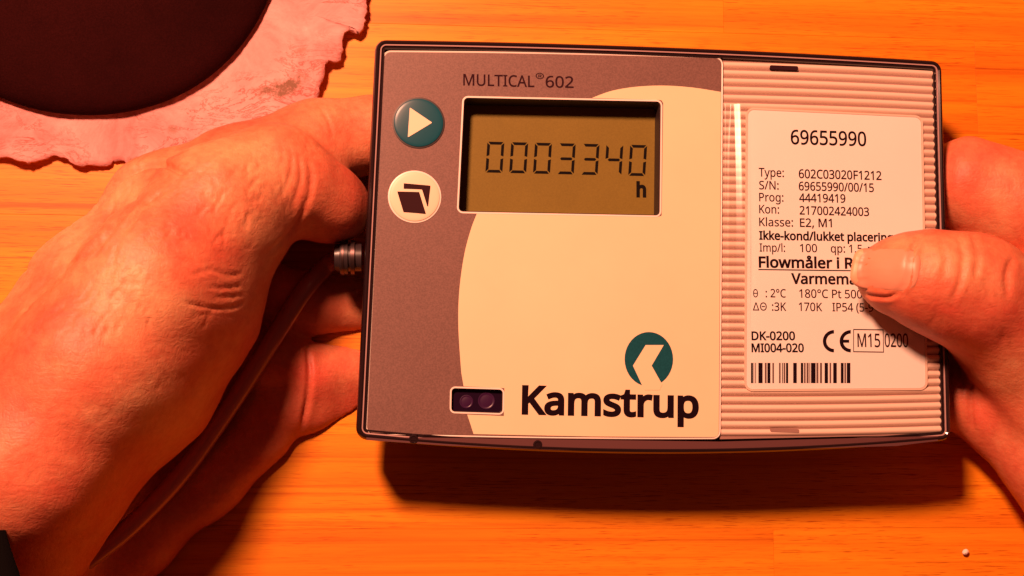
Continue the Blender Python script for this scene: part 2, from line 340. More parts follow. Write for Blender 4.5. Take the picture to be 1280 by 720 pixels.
# front plate (grey) with cream swoosh, with openings for the screen and the eye built as frames set into it
ZP = 44.75
plate_c = pxpoly([(481, 65), (902, 73), (899, 547), (458.5, 541)], ZP)
PL = rounded(plate_c, 1.6, bows_for(plate_c, 0.3, 0.35), seg=6, edge=20)
LC = rounded(pxpoly([(580, 122), (826, 127), (824.5, 269.5), (573, 264.5)], ZP), 1.1, seg=5, edge=2)
EY = rounded(pxpoly([(564.5, 485), (628.5, 487), (628, 516.5), (564, 514.5)], ZP), 0.9, seg=5, edge=2)
def holed(name, outer, holes, z0, z1, m, parent):
    """flat plate with holes: triangulated between outlines, with walls"""
    loops = [outer]+holes; flat_ = [p for l in loops for p in l]
    tri = mgeo.tessellate_polygon([[Vector((p[0], p[1], 0)) for p in l] for l in loops])
    V = [(p[0], p[1], z1) for p in flat_]; Fs = []
    for t in tri:
        a_, b_, c_ = (flat_[i] for i in t); ar = (b_[0]-a_[0])*(c_[1]-a_[1])-(c_[0]-a_[0])*(b_[1]-a_[1])
        Fs.append(tuple(t) if ar > 0 else tuple(t)[::-1])
    n0 = len(V); V += [(p[0], p[1], z0) for p in flat_]; k = 0
    for l in loops:
        for i in range(len(l)):
            j = (i+1) % len(l); Fs.append((k+j, k+i, n0+k+i, n0+k+j))
        k += len(l)
    return obj(name, V, Fs, m, parent)
holed('front_plate', PL, [LC, EY], 43.4, ZP, GREY, meter)
# pale edge line round the plate
edge = MB(); o1 = offset(PL, -0.45); o2 = offset(PL, -0.02)
edge.loft([[(p[0], p[1], 43.4) for p in o1], [(p[0], p[1], ZP-0.15) for p in o1], [(p[0], p[1], ZP-0.02) for p in offset(PL, -0.3)], [(p[0], p[1], ZP-0.1) for p in o2]], cap0=False, cap1=False)
edge.build('plate_edge', EDGEW, meter, 'auto')
# cream swoosh, split into a sheet that runs round the screen opening
def bez(pts, n=10):                                         # Catmull-Rom through pixel points
    out = []; Q = [pts[0]]+pts+[pts[-1]]
    for i in range(1, len(Q)-2):
        for k in range(n):
            t = k/n; a, b, c, d = (np.array(Q[i+j], float) for j in (-1, 0, 1, 2))
            out.append(tuple(0.5*((2*b)+(-a+c)*t+(2*a-5*b+4*c-d)*t*t+(-a+3*b-3*c+d)*t**3)))
    return out+[pts[-1]]
lcd_px = [(824.5, 271), (827.6, 269), (829, 200), (829.5, 127)]
cream_px = [(592, 542.5), (586, 524), (584, 518.2), (629.8, 520), (630.5, 485.2), (579.5, 482.8)]+bez([(576.5, 465), (573, 410), (574, 365), (580, 320), (588.5, 287), (596.5, 266)])+[(700, 268.5), (823, 271), (827, 269.5), (828, 200), (829, 129), (827, 125.5), (824, 125), (740, 122.5)]+bez([(741, 122), (765, 113.5), (795, 108.5), (830, 107), (866, 109.5), (901.2, 115)])+[(898.5, 541), (897, 545), (893, 546.4), (740, 545.6)]
CP = pxpoly(cream_px, ZP); holed('cream_panel_print', CP, [], ZP-0.02, ZP+0.03, CREAM, meter)
# screen
def frame_ring(name, pts, out_w, z, m, parent, th=0.05):
    mb = MB(); a = offset(ccw(pts), 0.0); b = offset(ccw(pts), -out_w)
    mb.loft([[(p[0], p[1], z-th) for p in b], [(p[0], p[1], z) for p in b], [(p[0], p[1], z) for p in a], [(p[0], p[1], z-th) for p in a]], cap0=False, cap1=False)
    return mb.build(name, m, parent)
screen = empty('screen', (0, 0, 0)); screen.parent = meter
frame_ring('screen_outline', LC, 0.42, ZP+0.075, EDGEW, screen)
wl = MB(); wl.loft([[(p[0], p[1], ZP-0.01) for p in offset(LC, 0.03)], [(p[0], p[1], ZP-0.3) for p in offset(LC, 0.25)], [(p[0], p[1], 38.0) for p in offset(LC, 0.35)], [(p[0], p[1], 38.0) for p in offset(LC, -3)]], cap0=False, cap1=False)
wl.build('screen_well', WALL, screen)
ZL = 38.6
flat('display_glass', [p for p in offset(LC, -1.0)], ZL, LCD, screen, 0.4)
ZS = ZL+0.05
def seven(digit, ox, oy, w, h, ux, uy):
    """seven separate bars, mitred, on axes ux (right) and uy (up) from lower-left corner"""
    t = 0.165*w; g = 0.045*w
    def pt(a, b): return tuple(ox+ux*a+uy*b)
    hh = h/2
    S = {
     'a': [(g*1.4, h), (w-g*1.4, h), (w-t-g*.4, h-t), (t+g*.4, h-t)],
     'd': [(t+g*.4, t), (w-t-g*.4, t), (w-g*1.4, 0), (g*1.4, 0)],
     'g': [(g*3, hh), (t+g, hh+t*.5), (w-t-g, hh+t*.5), (w-g*3, hh), (w-t-g, hh-t*.5), (t+g, hh-t*.5)],
     'f': [(0, h-g*1.2), (t, h-t-g), (t, hh+t*.7), (0, hh+g*1.2)],
     'e': [(0, hh-g*1.2), (t, hh-t*.7), (t, t+g), (0, g*1.2)],
     'b': [(w, h-g*1.2), (w, hh+g*1.2), (w-t, hh+t*.7), (w-t, h-t-g)],
     'c': [(w, hh-g*1.2), (w, g*1.2), (w-t, t+g), (w-t, hh-t*.7)]}
    on = {'0': 'abcdef', '3': 'abgcd', '4': 'fgbc'}[digit]
    mb = MB()
    for s in on: mb.prism(ccw([pt(a, b)[:2] for a, b in S[s]]), ZS-0.04, ZS)
    return mb
for i, dch in enumerate('0003340'):
    xl = 607.5+i*29.75; yb = 215.5+i*0.68; yt = 177+i*0.66
    ll = P(xl-0.8, yb, ZS); lr = P(xl+20.4, yb+0.45, ZS); ul = P(xl+1.8, yt, ZS)
    w_ = np.linalg.norm(lr-ll); h_ = np.linalg.norm(ul-ll)
    seven(dch, ll, None, w_, h_, (lr-ll)/w_, (ul-ll)/h_).build('digit', SEG, screen)

# --- lettering (Blender's own bundled type faces, its built-in one if they are missing)
FONTS = {}
for key, fn in (('sans', 'Inter.woff2'), ('humanist', 'NotoSansHebrew-Regular.woff2')):
    try: FONTS[key] = bpy.data.fonts.load(os.path.join(bpy.utils.system_resource('DATAFILES', path='fonts'), fn))
    except Exception: FONTS[key] = None
def text_mesh(s, name, bold, font):
    """outlines of the letters, thickened by 'bold', filled by winding number"""
    cu = bpy.data.curves.new(name, 'FONT'); cu.body = s; cu.size = 1.0; cu.fill_mode = 'NONE'; cu.resolution_u = 3
    if FONTS.get(font): cu.font = FONTS[font]
    o = bpy.data.objects.new('tmp_text', cu); COL.objects.link(o)
    dg = bpy.context.evaluated_depsgraph_get(); me = bpy.data.meshes.new_from_object(o.evaluated_get(dg))
    bpy.data.objects.remove(o); bpy.data.curves.remove(cu)
    co = [tuple(v.co[:2]) for v in me.vertices]; nb = {}
    for e in me.edges: nb.setdefault(e.vertices[0], []).append(e.vertices[1]); nb.setdefault(e.vertices[1], []).append(e.vertices[0])
    bpy.data.meshes.remove(me)
    seen = set(); loops = []
    for st in sorted(nb):
        if st in seen: continue
        lp = [st]; seen.add(st); cur = st; prev = None
        # keep the curve's own direction: vertices are numbered along it
        nxt = st+1 if st+1 in nb[st] else nb[st][0]
        while nxt not in seen:
            lp.append(nxt); seen.add(nxt); prev, cur = cur, nxt
            c = [v for v in nb[cur] if v != prev]; 
            if not c: break
            nxt = c[0]
        if len(lp) > 2:
            pts = [np.array(co[i]) for i in lp]; cl = [pts[0]]
            for p in pts[1:]:
                if np.linalg.norm(p-cl[-1]) > 1e-5: cl.append(p)
            if np.linalg.norm(cl[0]-cl[-1]) < 1e-5: cl.pop()
            loops.append(np.array(cl))
    area = lambda L: 0.5*float(np.sum(L[:, 0]*np.roll(L[:, 1], -1)-np.roll(L[:, 0], -1)*L[:, 1]))
    sgn = -1 if sum(area(L) for L in loops) < 0 else 1      # overall orientation of filled outlines
    out = []
    for L in loops:
        if bold:
            d0 = L-np.roll(L, 1, 0); d1 = np.roll(L, -1, 0)-L
            n0 = np.stack([d0[:, 1], -d0[:, 0]], 1)/(np.linalg.norm(d0, axis=1)[:, None]+1e-9); n1 = np.stack([d1[:, 1], -d1[:, 0]], 1)/(np.linalg.norm(d1, axis=1)[:, None]+1e-9)
            m_ = n0+n1; m_ /= np.clip(np.sum(m_*m_, 1)[:, None]/2, 0.35, None)
            L = L+m_*bold*sgn
        out.append(L)
    V = [Vector(p) for L in out for p in L]; E_ = []; k = 0
    for L in out: E_ += [(k+i, k+(i+1) % len(L)) for i in range(len(L))]; k += len(L)
    r = mgeo.delaunay_2d_cdt(V, E_, [], 0, 1e-6); vv = np.array([tuple(v) for v in r[0]]); tris = [f for f in r[2] if len(f) == 3]
    C = np.array([vv[list(f)].mean(0) for f in tris]); wn = np.zeros(len(C))
    for L in out:
        A = L; B = np.roll(L, -1, 0)
        for p, q in zip(A, B):
            cr = (q[0]-p[0])*(C[:, 1]-p[1])-(C[:, 0]-p[0])*(q[1]-p[1])
            wn += ((p[1] <= C[:, 1]) & (q[1] > C[:, 1]) & (cr > 0)).astype(int)-((p[1] > C[:, 1]) & (q[1] <= C[:, 1]) & (cr < 0)).astype(int)
    Fs = []
    for f, w_ in zip(tris, wn):
        if w_*sgn > 0:
            a, b, c = vv[f[0]], vv[f[1]], vv[f[2]]; ar = (b[0]-a[0])*(c[1]-a[1])-(c[0]-a[0])*(b[1]-a[1])
            Fs.append(tuple(f) if ar > 0 else tuple(f)[::-1])
    me = bpy.data.meshes.new(name); me.from_pydata([(p[0], p[1], 0) for p in vv], [], Fs); me.update(); return me
CAPS = {}
for key in FONTS:
    me = text_mesh('H', 'h', 0.0, key); CAPS[key] = max(v.co.y for v in me.vertices)
def lettering(s, a, b, cap, z, m, parent, bold=0.0, name='lettering', font='sans'):
    """text whose ink runs from pixel a (baseline, left) to pixel b (baseline, right) on the plane at height z"""
    me = text_mesh(s, name, bold, font)
    n = len(me.vertices); co = np.empty(n*3); me.vertices.foreach_get('co', co); co = co.reshape(-1, 3)
    A = P(*a, z); B = P(*b, z); ux = B-A; L = np.linalg.norm(ux); ux /= L; uy = np.array([-ux[1], ux[0], 0])
    x0, x1 = co[:, 0].min(), co[:, 0].max()
    caph = np.linalg.norm(P(a[0], a[1]-cap, z)-A)/CAPS[font]
    V = A+np.outer((co[:, 0]-x0)/(x1-x0)*L, ux)+np.outer(co[:, 1]*caph, uy); V[:, 2] = z
    me.vertices.foreach_set('co', (V*MM).ravel()); me.name = name; me.update()
    bm = bmesh.new(); bm.from_mesh(me)
    for f in bm.faces:
        if f.normal.z < 0: f.normal_flip()
    bm.to_mesh(me); bm.free()
    me.materials.clear()
    return link_mesh(name, me, m, parent)
ZT = ZP+0.09
lettering('MULTICAL', (579, 106.5), (668, 108.8), 14, ZP+0.05, INKB, meter, 0.010, font='humanist')
lettering('®', (669.5, 101), (680, 101.3), 10, ZP+0.05, INKB, meter, 0.0)
lettering('602', (682, 109), (717, 109.8), 14, ZP+0.05, INKB, meter, 0.010, font='humanist')
lettering('Kamstrup', (652, 516.5), (873.5, 521.5), 33.5, ZT, INK, meter, 0.030, font='humanist')
# unit letter on the screen
lettering('h', (795.5, 245.5), (807.8, 245.8), 18, ZS, SEG, screen, 0.035, name='unit_letter')
# round logo above the lettering
logo = empty('logo', (0, 0, 0)); logo.parent = meter
def ell_px(cx, cy, rx, ry, n=40): return [(cx+rx*math.cos(2*math.pi*i/n), cy+ry*math.sin(2*math.pi*i/n)) for i in range(n)]
flat('logo_disc', pxpoly(ell_px(811, 449, 30.3, 34.0), ZP), ZP+0.07, LOGO, logo, 0.03)
zk = lambda x, y: (560+x/3.765, 400+y/3.765)
flat('logo_chevron', pxpoly([zk(930, 118), zk(1015, 118), zk(958, 215), zk(1008, 304), zk(996, 330), zk(925, 330), zk(918, 318), zk(870, 215)], ZP), ZP+0.10, CREAM, logo, 0.02)
# buttons
def button(name, cx, cy, r_px, m, rimm):
    b = empty(name, (0, 0, 0)); b.parent = meter
    c = P(cx, cy, ZP); r = r_px/4.80; n = 48; mb = MB()
    prof = [(r*1.045, ZP-0.2), (r*1.045, ZP+0.14), (r*1.0, ZP+0.20)]
    mb.loft([[(c[0]+q*math.cos(2*math.pi*i/n), c[1]+q*math.sin(2*math.pi*i/n), z) for i in range(n)] for q, z in prof]); mb.build('button_ring', rimm, b, 'auto')
    mb = MB(); prof = [(r*0.985, ZP+0.1), (r*0.98, ZP+0.3)]+[(r*0.955, ZP+0.34), (r*0.91, ZP+0.40), (r*0.85, ZP+0.44), (r*0.7, ZP+0.50), (r*0.5, ZP+0.56), (r*0.25, ZP+0.60), (r*0.02, ZP+0.61)]
    mb.loft([[(c[0]+q*math.cos(2*math.pi*i/n), c[1]+q*math.sin(2*math.pi*i/n), z) for i in range(n)] for q, z in prof]); mb.build('button_cap', m, b, True)
    return b, c, r
def on_dome(name, pts_px, c, r, m, parent):
    return holed(name, rounded(pxpoly(pts_px, ZP+0.66), 0.12, seg=3, edge=2), [], ZP+0.52, ZP+0.66, m, parent)
zb = lambda x, y: (480+x/4.0, 110+y/4.0)
b1, c1, r1 = button('play_button', 523.3, 153.7, 30.5, TEAL, WALL)
on_dome('play_triangle', [zb(129, 97), zb(241, 173), zb(119, 247)], c1, r1, WHITEB, b1)
b2, c2, r2 = button('folder_button', 518.3, 246, 30.8, WHITEB, EDGEW)
on_dome('folder_back', [zb(99, 476), zb(232, 488), zb(219, 600), zb(190, 507), zb(98, 503)], c2, r2, BRN, b2)
on_dome('folder_front', [zb(66, 517), zb(176, 520), zb(209, 628), zb(97, 619)], c2, r2, BRN, b2)
# infrared eye
eye = empty('infrared_window', (0, 0, 0)); eye.parent = meter
frame_ring('window_outline', EY, 0.40, ZP+0.08, EDGEW, eye)
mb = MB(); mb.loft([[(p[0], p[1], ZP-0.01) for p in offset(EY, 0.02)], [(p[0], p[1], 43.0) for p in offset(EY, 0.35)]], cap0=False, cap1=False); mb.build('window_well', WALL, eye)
flat('window_glass', [p for p in offset(EY, -0.4)], 43.3, PURP, eye, 0.3)
for px, py, r in ((583, 502, 1.7), (608, 501, 2.1)):
    c = P(px, py, 43.5); mb = MB(); n = 20
    mb.loft([[(c[0]+q*math.cos(2*math.pi*i/n), c[1]+q*math.sin(2*math.pi*i/n), z) for i in range(n)] for q, z in ((r, 43.28), (r, 43.42), (r*.88, 43.44), (r*.80, 43.34), (r*.72, 43.34), (r*.6, 43.38), (r*.1, 43.4))]); mb.build('sensor_lens', PURPL, eye, 'auto')

# ribbed right-hand panel: one rib object per moulded rib
rib_tray = pxpoly([(903.5, 74), (1176, 86), (1184, 543), (900, 549)], 44.0)
flat('rib_backing', rib_tray, 44.0, GROOVE, meter, 1.0)
yt_w = P(904, 77, 44.4)[1]; yb_w = P(901, 545, 44.4)[1]
nr = 46
for i in range(nr):
    f = (i+0.5)/nr
    # ribs fan very slightly like the bowed lid
    lx, ly = 904.5-3.5*f, 76+470*f; rx, ry = 1168+9*f, 87.5+454*f
    ar = P(lx, ly, 44.2); br = P(rx, ry, 44.2)
    bow = (f-0.5)*1.6
    hw = 0.90; prof = [(-hw, 43.9), (-hw*.86, 44.15), (-hw*.42, 44.60), (-hw*0.1, 44.72), (hw*.3, 44.70), (hw*.78, 44.35), (hw, 43.9)]
    rings = []
    for s in range(7):
        u = s/6; c = ar+(br-ar)*u; yy = c[1]-bow*4*u*(1-u)*0.35
        rings.append([(c[0], yy+a, z) for a, z in prof])
    mb = MB(); mb.loft(rings); mb.build('rib', RIBM, meter, 'auto')
# knurl at right rim: small teeth between the rib ends and the rim
mb = MB()
for i in range(nr):
    f = (i+0.5)/nr; c = P(1172.5+9*f, 88.5+452.5*f, 44.4)
    mb.prism([(c[0]-0.75, c[1]-0.45), (c[0]+0.55, c[1]-0.45), (c[0]+0.55, c[1]+0.45), (c[0]-0.75, c[1]+0.45)], 43.9, 44.8)
mb.build('rim_teeth', RIM, meter)
# slots top and bottom of the ribbed panel
for (x, y, w_, h_, mm_) in ((980, 84.5, 35, 5.2, INKB), (981, 538, 36, 4.5, GROOVE)):
    pts = pxpoly([(x-w_/2, y-h_/2-.5), (x+w_/2, y-h_/2+.8), (x+w_/2, y+h_/2+.8), (x-w_/2, y+h_/2-.5)], 44.8)
    mb = MB(); mb.prism(rounded(pts, 0.3, seg=3, edge=2), 44.2, 44.82); mb.build('latch_slot', mm_, meter)
# white label with frame
label = empty('type_label', (0, 0, 0)); label.parent = meter
ZB = 44.85
LB = rounded(pxpoly([(935, 137), (1151, 147), (1157, 485), (933, 486.5)], ZB), 1.6, seg=6, edge=6)
flat('label_sheet', LB, ZB, WHITE, label, 0.5)
mb = MB(); a = offset(LB, -0.05); b = offset(LB, -0.55)
mb.loft([[(p[0], p[1], 44.3) for p in b], [(p[0], p[1], ZB+0.12) for p in b], [(p[0], p[1], ZB+0.12) for p in a], [(p[0], p[1], 44.3) for p in a]], cap0=False, cap1=False)
mb.build('label_frame', RIBM, label, 'auto')
zi = ZB+0.03
T = lambda s, a, b, cap, bold=0.0, m=INKB: lettering(s, a, b, cap, zi, m, label, bold*0.8+0.011, font='humanist')
T('69655990', (988.5, 180), (1083, 182.5), 17.5, 0.004, INK)
T('Type:', (948.5, 220.5), (980, 221.3), 10.6); T('602C03020F1212', (998.5, 222.5), (1102, 225), 10.8, 0.006)
T('S/N:', (949, 236.5), (973.5, 237), 10.4); T('69655990/00/15', (998.5, 237.8), (1092.5, 240), 10.6, 0.006)
T('Prog:', (949, 251.5), (979.5, 252), 10.4); T('44419419', (999, 252.3), (1057, 253.3), 10.4, 0.006)
T('Kon:', (949, 266.5), (974, 267), 10.4); T('217002424003', (999.5, 268), (1086.5, 270), 10.4, 0.006)
T('Klasse:', (949, 282.5), (991.5, 283.2), 10.4); T('E2, M1', (1000, 283.5), (1040, 284), 10.4, 0.004)
T('Ikke-kond/lukket placering', (949, 299.3), (1116.5, 302), 10.2, 0.022, INK)
T('Imp/l:', (949.5, 314.3), (981.5, 314.8), 10.0); T('100', (1000, 315), (1021.5, 315.2), 10.0); T('qp: 1.5', (1038.5, 315.5), (1078, 316), 10.0); T('m', (1085, 316), (1096, 316.2), 10)
T('Flowmåler i Retur', (948.5, 334), (1104, 336), 13.0, 0.022, INK)
flat('underline', pxpoly([(948, 336.2), (1104, 338.2), (1104, 339.6), (948, 337.6)], zi), zi, INK, label, 0.02)
T('Varmemåler', (989, 354.5), (1094, 355.5), 12.6, 0.02, INK)
lettering('θ', (941.5, 371.5), (947.5, 371.6), 10, zi, INKB, label, 0.004); T(': 2°C', (957, 371.5), (982.5, 371.8), 10.2); T('180°C Pt 500', (999, 372), (1078, 373), 10.4)
lettering('ΔΘ', (941, 388), (958.5, 388.2), 10, zi, INKB, label, 0.004); T(':3K', (965, 388.3), (983, 388.5), 10.2); T('170K', (998.5, 388.5), (1028, 389), 10.4); T('IP54 (5-9', (1040.5, 389), (1092, 389.6), 10.4)
T('DK-0200', (939.5, 425), (994, 425), 10.4, 0.018, INK); T('MI004-020', (939.5, 440), (1005, 440), 10.4, 0.018, INK)
# CE mark
def arc_band(cx, cy, ro, ri, a0, a1, n=22):
    o = [(cx+ro*math.cos(a0+(a1-a0)*i/n), cy+ro*1.0*math.sin(a0+(a1-a0)*i/n)) for i in range(n+1)]
    return o+[(cx+ri*math.cos(a0+(a1-a0)*i/n), cy+ri*math.sin(a0+(a1-a0)*i/n)) for i in range(n, -1, -1)]
mb = MB(); R_ = math.radians
def quadstrip(band, z):
    n = len(band)//2
    for i in range(n-1):
        q = pxpoly([band[i], band[i+1], band[2*n-2-i], band[2*n-1-i]], z); mb.prism(q, z-0.02, z)
quadstrip(arc_band(1042.5, 426.5, 14, 9.6, R_(90), R_(270)), zi); quadstrip(arc_band(1063.5, 426.5, 14, 9.6, R_(90), R_(270)), zi)
mb.prism(pxpoly([(1052, 424.6), (1061.5, 424.6), (1061.5, 428.4), (1052, 428.4)], zi), zi-0.02, zi+0.004)
mb.build('conformity_mark', INK, label)
frame_ring('mark_box', pxpoly([(1067.5, 412.5), (1103.5, 413), (1104, 439.5), (1067.5, 439)], zi), 0.32, zi, INKB, label, 0.02)
T('M15', (1072, 433.5), (1100.5, 433.8), 16.5, 0.0); T('0200', (1106, 433.6), (1135.5, 433.8), 16.5, 0.0)
# barcode
dark = MB(); grey = MB()
for x0, x1, k in ((155,165,1),(168,171,0),(176,180,0),(192,213,1),(224,233,0),(237,252,1),(262,270,0),(295,303,0),(310,314,1),(318,326,0),(330,341,1),(366,384,1),(404,416,1),(420,428,0),(433,443,0),(447,451,0),(455,478,1),(482,492,0),(500,510,0),(523,540,1),(548,556,0),(566,584,1),(604,618,1),(622,630,0),(634,652,1)):
    q = pxpoly([(900+x0/4, 453.5), (900+x1/4, 453.6), (900+x1/4, 479), (900+x0/4, 478.9)], zi); (dark if k else grey).prism(q, zi-0.02, zi)
bc = dark.build('barcode', INK, label); grey.build('thin_bars', GREYINK, bc)
# clear pocket over the label, rounded along its left edge where the lamp glints
prof = []
X0 = P(905, 300, 45)[0]; X1 = P(1168, 300, 45)[0]
prof = [(X0, 44.70), (X0+0.15, 44.92), (X0+0.5, 44.98), (X0+1.5, 45.0), (X0+1.8, 45.03), (X0+2.1, 45.12), (X0+2.6, 45.32), (X0+3.2, 45.57), (X0+3.8, 45.81), (X0+4.2, 45.93), (X0+4.7, 45.95), (X0+5.2, 45.80), (X0+5.8, 45.45), (X0+6.4, 45.22), (X0+7.2, 45.15), (X1-2, 45.15), (X1-0.6, 45.1), (X1, 45.02)]
Y0 = P(930, 493, 45)[1]; Y1 = P(930, 131, 45)[1]; rings = []
for s in range(25):
    v = s/24; y = Y0+(Y1-Y0)*v; up = 2.4*4*v*(1-v)
    rings.append([(x+0.6*(v-.5), y, z+up*(0, 0, 0, 0, .35, 1, 1, 1, 1, 1, 1, 1, .6, .25, 0, 0, 0, 0)[i]) for i, (x, z) in enumerate(prof)])
V = [p for r in rings for p in r]; n = len(prof)
Fs = [(a*n+i, a*n+i+1, (a+1)*n+i+1, (a+1)*n+i) for a in range(24) for i in range(n-1)]
obj('clear_pocket', V, Fs, CLEAR, meter, True)

# ------------------------------------------------------------------ low round base standing on a torn pink suede piece
dark_base_c = P(113, -87, 2.5+TZ); n = 96; R0 = 51.6
prof = [(R0-0.8, 2.0), (R0, 3.5), (R0+0.1, 6), (R0-0.5, 10), (R0-2, 13.5), (R0-5, 16.5), (R0-10, 18.6), (R0-20, 20.5), (R0-35, 21.5), (3, 22)]
mb = MB(); mb.loft([[(dark_base_c[0]+(r+0.25*math.sin(5*t))*math.cos(t), dark_base_c[1]+(r+0.25*math.sin(5*t))*math.sin(t), 2+TZ+(z-2)*0.34) for t in [2*math.pi*i/n for i in range(n)]] for r, z in prof])
dark_base = empty('round_base'); tag(dark_base, 'round near-black base standing on the torn pink suede', 'base')
mb.build('base_plate', DARKBASE, dark_base, True)
# suede: outline in pixels (lower and right edges seen), far edges out of the picture
edge_px = [(-60, 196), (-30, 200), (0, 196), (12, 197), (24, 200), (36, 204), (44, 203), (52, 198), (62, 194), (71, 193), (80, 197), (90, 203), (99, 206), (112, 206), (124, 207), (133, 205), (139, 200), (150, 199), (156, 200), (158, 205), (175, 204), (200, 200), (240, 196), (300, 182), (350, 160), (392, 136), (397, 121), (400, 108), (404, 97), (407, 83), (411, 76), (420, 77), (427, 75), (428, 62), (429, 50), (431, 42), (437, 37), (443, 39), (450, 42), (454, 33), (456, 22), (459, 14), (457, 4), (460, -12), (452, -40), (430, -90)]
ep = [P(x, y, 3.0+TZ)[:2] for x, y in edge_px]
ep = [np.array(p) for p in ep]
dense = []
for i in range(len(ep)-1):
    m_ = max(2, int(np.linalg.norm(ep[i+1]-ep[i])/0.7))
    for k in range(m_):
        dense.append(ep[i]+(ep[i+1]-ep[i])*k/m_+RNG.normal(0, 0.13, 2))
inner_c = np.array(dark_base_c[:2]); NR = 46
lift = []
for q in dense:
    px = to_px(np.array([[q[0], q[1], 3.0+TZ]]))[0]
    s = 1.1+1.0*math.sin(px[0]*0.075)+0.8*math.sin(px[0]*0.031+px[1]*0.09+1)
    if px[0] > 395: s = 2.2+1.2*math.sin(px[1]*0.16)
    lift.append(max(0.2, s))
lift = np.convolve(np.pad(lift, 4, mode='edge'), np.ones(9)/9, 'valid')
dense = [q+RNG.normal(0, 0.10, 2)+0.12*np.array([math.sin(i*0.9), math.cos(i*0.7)]) for i, q in enumerate(dense)]
DA = np.array(dense); dsm = np.stack([np.convolve(np.pad(DA[:, d], 20, mode='edge'), np.ones(41)/41, 'valid') for d in (0, 1)], 1)
V = []; nd = len(dense)
for k in range(NR+1):
    u = k/NR
    for j, q in enumerate(dense):
        t_ = min(1.0, max(0.0, (u-0.75)/0.25)); t_ = t_*t_*(3-2*t_); p = inner_c*(1-u)+(dsm[j]*(1-t_)+q*t_)*u; px, py = p
        zz = 1.0+0.35*math.sin(px*0.35+py*0.2)*math.sin(py*0.31)*u+lift[j]*max(0, (u-0.80)/0.20)**1.6+0.12*math.sin(px*1.7+py*0.6)*math.sin(py*1.3-px*.4)
        V.append((px, py, TZ+(zz if u > 0.5 else 1.0)))
Fs = [(k*nd+j, k*nd+j+1, (k+1)*nd+j+1, (k+1)*nd+j) for k in range(NR) for j in range(nd-1)]
su = obj('suede_piece', V, Fs, CLOTH, None, True)
sm = su.modifiers.new('thickness', 'SOLIDIFY'); sm.thickness = 0.0008; sm.offset = 0
tag(su, 'torn pink suede piece with ragged curled edges and brown stains under the round dark base', 'suede')
# crumb
c = P(1207, 690, 0.9+TZ); bm = bmesh.new(); bmesh.ops.create_icosphere(bm, subdivisions=2, radius=1.0)
for v in bm.verts: v.co = Vector(((v.co.x*1.0+0.2*v.co.y)*0.9+c[0], v.co.y*0.85*(1-0.25*(v.co.x > 0.3))+c[1], max(TZ, c[2]+v.co.z*0.8+random.uniform(-.08, .08))))*MM
me = bpy.data.meshes.new('crumb'); bm.to_mesh(me); bm.free(); tag(link_mesh('crumb', me, CRUMB), 'tiny pale crumb lying on the bare wood in front of the right hand', 'crumb')

# ------------------------------------------------------------------ hands: signed-distance bodies turned into one mesh
def smin(a, b, k):
    if k <= 0: return np.minimum(a, b)
    h = np.clip(k-np.abs(a-b), 0, None)/k; return np.minimum(a, b)-h*h*k*0.25
def seg_sdf(X, Y, Z, a, b, ra, rb):
    ba = b-a; L2 = float(ba@ba)+1e-9
    t = np.clip(((X-a[0])*ba[0]+(Y-a[1])*ba[1]+(Z-a[2])*ba[2])/L2, 0, 1)
    return np.sqrt((X-a[0]-t*ba[0])**2+(Y-a[1]-t*ba[1])**2+(Z-a[2]-t*ba[2])**2)-(ra+(rb-ra)*t)
def low(nodes): return [(x, y, TZ+z*0.85, r) for x, y, z, r in nodes]
def chain3(nodes): return [(np.array(P(n_[0], n_[1], n_[2])), float(n_[3])) for n_ in nodes]
def build_field(chains, h):
    cs = [(chain3(nd), k, kk) for nd, k, kk in chains]
    allp = np.array([p for c_, _, _ in cs for p, r in c_]); allr = np.array([r for c_, _, _ in cs for p, r in c_])
    lo = (allp-allr[:, None]).min(0)-4; hi = (allp+allr[:, None]).max(0)+4
    xs, ys, zs = (np.arange(lo[i], hi[i], h, dtype=np.float32) for i in range(3))
    Fd = np.full((len(xs), len(ys), len(zs)), 30.0, np.float32)
    for c_, k, kk in cs:
        p_ = np.array([p for p, r in c_]); r_ = np.array([r for p, r in c_]); mg = max(k, kk)+3
        l = (p_-r_[:, None]).min(0)-mg; u = (p_+r_[:, None]).max(0)+mg
        i0 = [max(0, int((l[d]-lo[d])/h)) for d in range(3)]; i1 = [min(len(a), int((u[d]-lo[d])/h)+2) for d, a in enumerate((xs, ys, zs))]
        X, Y, Z = np.meshgrid(xs[i0[0]:i1[0]], ys[i0[1]:i1[1]], zs[i0[2]:i1[2]], indexing='ij', sparse=True)
        G = None
        for (a, ra), (b, rb) in zip(c_[:-1], c_[1:]):
            s = seg_sdf(X, Y, Z, a, b, ra, rb).astype(np.float32); G = s if G is None else smin(G, s, kk)
        sl = (slice(i0[0], i1[0]), slice(i0[1], i1[1]), slice(i0[2], i1[2]))
        Fd[sl] = smin(Fd[sl], G, k)
    return Fd, lo, h, zs
